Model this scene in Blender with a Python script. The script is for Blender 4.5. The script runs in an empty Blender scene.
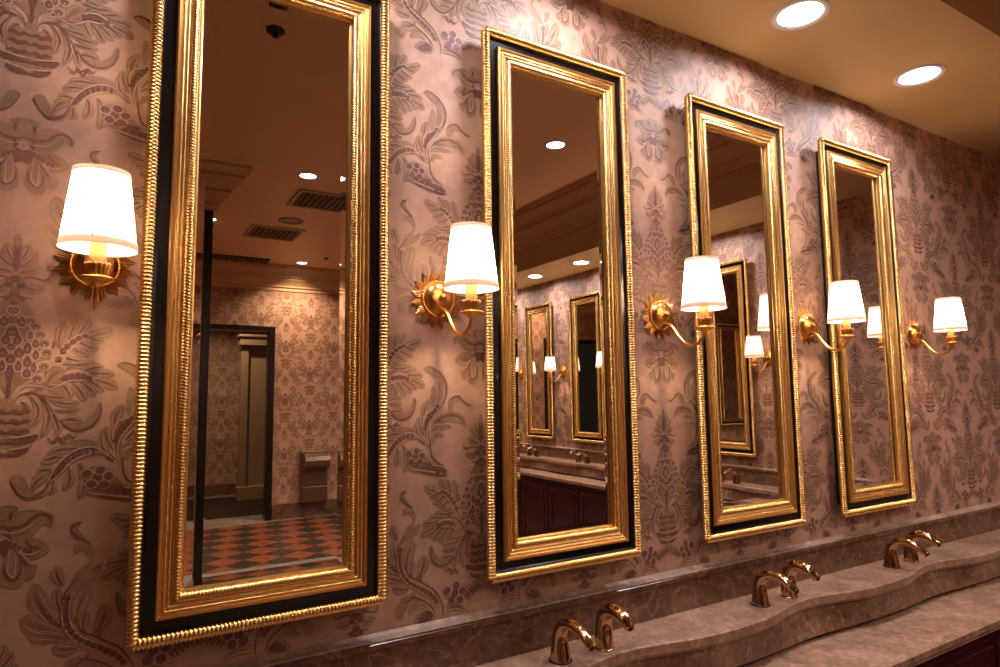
import bpy, math, random
import numpy as np
from mathutils import Vector, Matrix
PI = math.pi
scene = bpy.context.scene
COL = scene.collection
random.seed(4)

# ---------------------------------------------------------------- camera, world, exposure
cam_data = bpy.data.cameras.new('camera')
cam_data.sensor_width = 36.0
cam_data.lens = 632.94 * 36.0 / 1000.0
cam_data.clip_start = 0.02
camera = bpy.data.objects.new('camera', cam_data)
COL.objects.link(camera)
R_, U_, F_ = (0.8581, -0.5134, -0.0126), (-0.0392, -0.0900, 0.9952), (0.5120, 0.8534, 0.0973)
M = Matrix(((R_[0], U_[0], -F_[0]), (R_[1], U_[1], -F_[1]), (R_[2], U_[2], -F_[2])))
camera.matrix_world = Matrix.Translation((0.0, -1.3308, 1.45)) @ M.to_quaternion().to_matrix().to_4x4()
scene.camera = camera
world = bpy.data.worlds.new('world')
scene.world = world
world.use_nodes = True
world.node_tree.nodes['Background'].inputs[0].default_value = (1.0, 0.72, 0.5, 1)
world.node_tree.nodes['Background'].inputs[1].default_value = 0.01
vs = scene.view_settings
vs.view_transform = 'Standard'
vs.look = 'None'
vs.gamma = 1.0
vs.use_curve_mapping = False
vs.exposure = 0.2
scene.cycles.caustics_reflective = False
scene.cycles.caustics_refractive = False
scene.cycles.max_bounces = 10
scene.cycles.diffuse_bounces = 4
scene.cycles.glossy_bounces = 8
scene.cycles.sample_clamp_indirect = 10.0
DOWN_W = 5.6          # downlight spot power
DOWN_COL = (0.93, 0.90, 1.0)
SCONCE_W = 6.4
SCONCE_COL = (1.0, 0.73, 0.48)
HALL_COL = (1.0, 0.74, 0.50)

# ---------------------------------------------------------------- helpers
def nodes_mat(name):
    m = bpy.data.materials.new(name); m.use_nodes = True
    return m, m.node_tree.nodes, m.node_tree.links, m.node_tree.nodes['Principled BSDF']
def plain(name, col, rough=0.5, metal=0.0, bump=0.0, bscale=60, var=0.0, vscale=8, spec=None):
    m, n, l, b = nodes_mat(name)
    b.inputs['Base Color'].default_value = (*col, 1)
    b.inputs['Roughness'].default_value = rough
    b.inputs['Metallic'].default_value = metal
    if spec is not None: b.inputs['Specular IOR Level'].default_value = spec
    tc = n.new('ShaderNodeTexCoord')
    if bump:
        t = n.new('ShaderNodeTexNoise'); t.inputs['Scale'].default_value = bscale
        l.new(tc.outputs['Object'], t.inputs['Vector'])
        bp = n.new('ShaderNodeBump'); bp.inputs['Strength'].default_value = bump; bp.inputs['Distance'].default_value = 0.002
        l.new(t.outputs['Fac'], bp.inputs['Height']); l.new(bp.outputs['Normal'], b.inputs['Normal'])
    if var:
        t = n.new('ShaderNodeTexNoise'); t.inputs['Scale'].default_value = vscale; t.inputs['Detail'].default_value = 5
        l.new(tc.outputs['Object'], t.inputs['Vector'])
        r = n.new('ShaderNodeValToRGB')
        r.color_ramp.elements[0].position = 0.3; r.color_ramp.elements[1].position = 0.7
        r.color_ramp.elements[0].color = (*[c * (1 - var) for c in col], 1)
        r.color_ramp.elements[1].color = (*[min(1, c * (1 + var)) for c in col], 1)
        l.new(t.outputs['Fac'], r.inputs['Fac']); l.new(r.outputs['Color'], b.inputs['Base Color'])
    return m
def emit(name, col, s):
    m, n, l, b = nodes_mat(name)
    b.inputs['Base Color'].default_value = (*col, 1)
    b.inputs['Emission Color'].default_value = (*col, 1)
    b.inputs['Emission Strength'].default_value = s
    return m
def marble(name, c0, c1, vein, rough=0.22, scale=5.0):
    m, n, l, b = nodes_mat(name)
    tc = n.new('ShaderNodeTexCoord')
    a = n.new('ShaderNodeTexNoise'); a.inputs['Scale'].default_value = scale; a.inputs['Detail'].default_value = 9; a.inputs['Roughness'].default_value = 0.65; a.inputs['Distortion'].default_value = 1.2
    l.new(tc.outputs['Object'], a.inputs['Vector'])
    r = n.new('ShaderNodeValToRGB'); r.color_ramp.elements[0].position = 0.32; r.color_ramp.elements[1].position = 0.68
    r.color_ramp.elements[0].color = (*c0, 1); r.color_ramp.elements[1].color = (*c1, 1)
    l.new(a.outputs['Fac'], r.inputs['Fac'])
    v = n.new('ShaderNodeTexNoise'); v.inputs['Scale'].default_value = scale * 0.75; v.inputs['Detail'].default_value = 6; v.inputs['Distortion'].default_value = 2.4
    l.new(tc.outputs['Object'], v.inputs['Vector'])
    s1 = n.new('ShaderNodeMath'); s1.operation = 'SUBTRACT'; s1.inputs[1].default_value = 0.5; l.new(v.outputs['Fac'], s1.inputs[0])
    s2 = n.new('ShaderNodeMath'); s2.operation = 'ABSOLUTE'; l.new(s1.outputs[0], s2.inputs[0])
    vr = n.new('ShaderNodeValToRGB'); vr.color_ramp.elements[0].position = 0.0; vr.color_ramp.elements[1].position = 0.022
    vr.color_ramp.elements[0].color = (0.4, 0.4, 0.4, 1); vr.color_ramp.elements[1].color = (0, 0, 0, 1)
    l.new(s2.outputs[0], vr.inputs['Fac'])
    mx = n.new('ShaderNodeMixRGB'); mx.inputs[2].default_value = (*vein, 1)
    l.new(vr.outputs['Color'], mx.inputs[0]); l.new(r.outputs['Color'], mx.inputs[1])
    f = n.new('ShaderNodeTexNoise'); f.inputs['Scale'].default_value = 60; f.inputs['Detail'].default_value = 4
    l.new(tc.outputs['Object'], f.inputs['Vector'])
    m2 = n.new('ShaderNodeMixRGB'); m2.blend_type = 'OVERLAY'; m2.inputs[0].default_value = 0.7
    l.new(mx.outputs[0], m2.inputs[1]); l.new(f.outputs['Fac'], m2.inputs[2])
    l.new(m2.outputs[0], b.inputs['Base Color'])
    b.inputs['Roughness'].default_value = rough
    return m

MT = {}
MT['paper'] = plain('wallpaper_ground', (0.52, 0.30, 0.205), 0.62, bump=0.15, bscale=300, var=0.13, vscale=30)
MT['leaf'] = plain('wallpaper_leaf', (0.330, 0.180, 0.100), 0.55, var=0.20, vscale=45)
MT['dark'] = plain('wallpaper_line', (0.185, 0.075, 0.055), 0.55)
MT['light'] = plain('wallpaper_highlight', (0.58, 0.37, 0.28), 0.55)
MT['edge'] = plain('wallpaper_leaf_edge', (0.40, 0.26, 0.20), 0.55)
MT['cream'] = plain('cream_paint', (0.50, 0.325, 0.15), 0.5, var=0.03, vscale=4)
MT['tray'] = plain('cream_paint_brightened', (0.84, 0.55, 0.29), 0.5, var=0.03, vscale=4)  # soffit cream lightened: extra brightness of the raised ceiling put into its colour
MT['door_paint'] = plain('drab_door_paint', (0.36, 0.25, 0.15), 0.45)
MT['crown'] = plain('cream_moulding', (0.60, 0.37, 0.19), 0.45)
MT['gold'] = plain('gold_leaf', (0.88, 0.55, 0.19), 0.30, 1.0)
MT['gold_rope'] = plain('gold_rope', (0.92, 0.60, 0.21), 0.27, 1.0)
MT['lacquer'] = plain('black_lacquer', (0.006, 0.005, 0.006), 0.16)
MT['antique'] = plain('antique_gilt', (0.82, 0.42, 0.12), 0.28, 1.0, bump=0.3, bscale=120, var=0.18, vscale=40)
MT['brass'] = plain('polished_brass', (0.58, 0.40, 0.24), 0.08, 1.0)
MT['bronze'] = plain('dark_gilt_rays', (0.60, 0.33, 0.11), 0.30, 1.0)
MT['dark_metal'] = plain('dark_metal', (0.03, 0.025, 0.02), 0.35, 0.6)
MT['mirror'] = plain('silvered_glass', (0.90, 0.86, 0.81), 0.004, 1.0)
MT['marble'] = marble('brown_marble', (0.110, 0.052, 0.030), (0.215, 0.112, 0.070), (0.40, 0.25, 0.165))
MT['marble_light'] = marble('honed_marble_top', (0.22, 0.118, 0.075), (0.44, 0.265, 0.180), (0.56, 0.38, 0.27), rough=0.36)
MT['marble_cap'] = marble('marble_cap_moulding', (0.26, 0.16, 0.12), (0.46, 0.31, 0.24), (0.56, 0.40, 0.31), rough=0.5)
MT['marble_grey'] = marble('grey_floor_marble', (0.20, 0.16, 0.14), (0.33, 0.27, 0.23), (0.40, 0.34, 0.30), scale=2.5)
MT['wood'] = plain('dark_red_wood', (0.040, 0.007, 0.007), 0.28, var=0.25, vscale=6)
MT['frame_black'] = plain('black_door_frame', (0.008, 0.005, 0.004), 0.3)
MT['vent'] = plain('vent_slat', (0.26, 0.18, 0.11), 0.5)
MT['vent_dark'] = plain('vent_dark', (0.02, 0.014, 0.01), 0.8)
MT['ring'] = plain('downlight_ring', (0.62, 0.55, 0.56), 0.4)
MT['lens'] = emit('downlight_lens', (0.93, 0.95, 1.0), 6.0)
MT['bulb'] = emit('frosted_bulb', (1.0, 0.80, 0.55), 8.0)
MT['sleeve'] = plain('gilt_candle_sleeve', (0.85, 0.50, 0.20), 0.35, 0.8)
MT['dispenser'] = plain('bronze_dispenser', (0.24, 0.15, 0.10), 0.3, 0.7)
# fabric lamp shade: thin white cloth that lets the bulb's light through
m, n, l, b = nodes_mat('lamp_shade_cloth')
n.remove(b)
d = n.new('ShaderNodeBsdfDiffuse'); d.inputs['Color'].default_value = (0.86, 0.80, 0.77, 1)
t = n.new('ShaderNodeBsdfTranslucent'); t.inputs['Color'].default_value = (0.97, 0.94, 0.90, 1)
mx = n.new('ShaderNodeMixShader'); mx.inputs[0].default_value = 0.46
l.new(d.outputs[0], mx.inputs[1]); l.new(t.outputs[0], mx.inputs[2])
l.new(mx.outputs[0], n['Material Output'].inputs[0])
MT['shade'] = m
m, n, l, b = nodes_mat('mauve_shade_binding')
n.remove(b)
d = n.new('ShaderNodeBsdfDiffuse'); d.inputs['Color'].default_value = (0.66, 0.53, 0.50, 1)
t = n.new('ShaderNodeBsdfTranslucent'); t.inputs['Color'].default_value = (0.62, 0.47, 0.42, 1)
mx = n.new('ShaderNodeMixShader'); mx.inputs[0].default_value = 0.5
l.new(d.outputs[0], mx.inputs[1]); l.new(t.outputs[0], mx.inputs[2]); l.new(mx.outputs[0], n['Material Output'].inputs[0])
MT['shade_trim'] = m
# diagonal chequered floor
m, n, l, b = nodes_mat('chequered_tiles')
tc = n.new('ShaderNodeTexCoord'); mp = n.new('ShaderNodeMapping'); mp.inputs['Rotation'].default_value = (0, 0, PI / 4 - 0.17)
ck = n.new('ShaderNodeTexChecker'); ck.inputs['Scale'].default_value = 1 / 0.23
ck.inputs['Color1'].default_value = (0.25, 0.072, 0.032, 1); ck.inputs['Color2'].default_value = (0.035, 0.028, 0.024, 1)
ns = n.new('ShaderNodeTexNoise'); ns.inputs['Scale'].default_value = 9; ns.inputs['Detail'].default_value = 6
ov = n.new('ShaderNodeMixRGB'); ov.blend_type = 'OVERLAY'; ov.inputs[0].default_value = 0.5
l.new(tc.outputs['Object'], mp.inputs['Vector']); l.new(mp.outputs[0], ck.inputs['Vector']); l.new(tc.outputs['Object'], ns.inputs['Vector'])
l.new(ck.outputs['Color'], ov.inputs[1]); l.new(ns.outputs['Fac'], ov.inputs[2]); l.new(ov.outputs[0], b.inputs['Base Color'])
b.inputs['Roughness'].default_value = 0.25
MT['tiles'] = m

class MB:
    def __init__(s): s.v = []; s.f = []; s.mi = []; s.cur = 0; s.sm = []; s.smooth = False
    def add(s, vs_, fs_):
        o = len(s.v); s.v += [tuple(p) for p in vs_]
        for q in fs_: s.f.append(tuple(i + o for i in q)); s.mi.append(s.cur); s.sm.append(s.smooth)
    def box(s, a, b_, taper=None):
        x0, y0, z0 = a; x1, y1, z1 = b_
        s.add([(x0, y0, z0), (x1, y0, z0), (x1, y1, z0), (x0, y1, z0), (x0, y0, z1), (x1, y0, z1), (x1, y1, z1), (x0, y1, z1)],
              [(0, 3, 2, 1), (4, 5, 6, 7), (0, 1, 5, 4), (1, 2, 6, 5), (2, 3, 7, 6), (3, 0, 4, 7)])
    def lathe(s, prof, seg=32, c=(0, 0, 0), axis='z', cap=False):
        vs_, fs_ = [], []
        for (r, h) in prof:
            for k in range(seg):
                a = 2 * PI * k / seg
                p = (r * math.cos(a), r * math.sin(a), h) if axis == 'z' else (r * math.cos(a), -h, r * math.sin(a))
                vs_.append((p[0] + c[0], p[1] + c[1], p[2] + c[2]))
        for i in range(len(prof) - 1):
            for k in range(seg):
                q = (i * seg + k, i * seg + (k + 1) % seg, (i + 1) * seg + (k + 1) % seg, (i + 1) * seg + k)
                fs_.append(q)
        if cap: fs_.append(tuple(range(seg))[::-1]); fs_.append(tuple((len(prof) - 1) * seg + k for k in range(seg)))
        s.add(vs_, fs_)
    def tube(s, pts, rad, seg=12, flat=None):
        # swept tube; rad may be a list; flat = (a,b) scales of section along the two frame axes
        P_ = [Vector(p) for p in pts]; n_ = len(P_); vs_, fs_ = [], []
        if not isinstance(rad, (list, tuple)): rad = [rad] * n_
        ref = None
        for i in range(n_):
            t_ = (P_[min(i + 1, n_ - 1)] - P_[max(i - 1, 0)]).normalized()
            if ref is None:
                ref = Vector((1, 0, 0)) if abs(t_.x) < 0.8 else Vector((0, 0, 1))
            a_ = (ref - t_ * ref.dot(t_)).normalized(); ref = a_; b2 = t_.cross(a_)
            rr = rad[i]; ra, rb = (rr, rr) if not isinstance(rr, tuple) else rr
            for k in range(seg):
                w = 2 * PI * k / seg
                vs_.append(P_[i] + a_ * math.cos(w) * ra + b2 * math.sin(w) * rb)
        for i in range(n_ - 1):
            for k in range(seg):
                fs_.append((i * seg + k, i * seg + (k + 1) % seg, (i + 1) * seg + (k + 1) % seg, (i + 1) * seg + k))
        fs_.append(tuple(range(seg))[::-1]); fs_.append(tuple((n_ - 1) * seg + k for k in range(seg)))
        s.add(vs_, fs_)
    def build(s, name, mat, parent=None, smooth=None, loc=None):
        me = bpy.data.meshes.new(name); me.from_pydata(s.v, [], s.f)
        mats = mat if isinstance(mat, list) else [mat]
        for q in mats: me.materials.append(q)
        me.polygons.foreach_set('material_index', s.mi)
        me.polygons.foreach_set('use_smooth', [bool(x) for x in s.sm] if smooth is None else [smooth] * len(s.f))
        me.validate(); me.update()
        o = bpy.data.objects.new(name, me); COL.objects.link(o)
        if parent: o.parent = parent
        if loc: o.location = loc
        return o
def empty(name, loc=(0, 0, 0), rz=0.0):
    o = bpy.data.objects.new(name, None); COL.objects.link(o); o.location = loc; o.rotation_euler = (0, 0, rz)
    o.empty_display_size = 0.05
    return o
def tag(o, label=None, cat=None, group=None, kind=None):
    if label: o['label'] = label
    if cat: o['category'] = cat
    if group: o['group'] = group
    if kind: o['kind'] = kind
    return o
def struct(o, label=None):
    o['kind'] = 'structure'
    if label: o['label'] = label
    return o
def copy_tree(o, parent=None):
    c = o.copy(); COL.objects.link(c)
    if parent: c.parent = parent
    for ch in list(o.children): copy_tree(ch, c)
    return c
def catmull(pts, closed=False, step=4):
    n_ = len(pts); out = []
    rng = range(n_) if closed else range(n_ - 1)
    for i in rng:
        g = (lambda k: pts[k % n_]) if closed else (lambda k: pts[max(0, min(n_ - 1, k))])
        p0, p1, p2, p3 = g(i - 1), g(i), g(i + 1), g(i + 2)
        for j in range(step):
            t_ = j / step
            out.append(tuple(0.5 * ((2 * p1[d_]) + (-p0[d_] + p2[d_]) * t_ + (2 * p0[d_] - 5 * p1[d_] + 4 * p2[d_] - p3[d_]) * t_ ** 2 + (-p0[d_] + 3 * p1[d_] - 3 * p2[d_] + p3[d_]) * t_ ** 3) for d_ in range(len(p1))))
    if not closed: out.append(tuple(pts[-1]))
    return out
def bevel(o, w=0.004, seg=2, ang=40):
    md = o.modifiers.new('bevel', 'BEVEL'); md.width = w; md.segments = seg; md.limit_method = 'ANGLE'; md.angle_limit = math.radians(ang)
    return o

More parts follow.
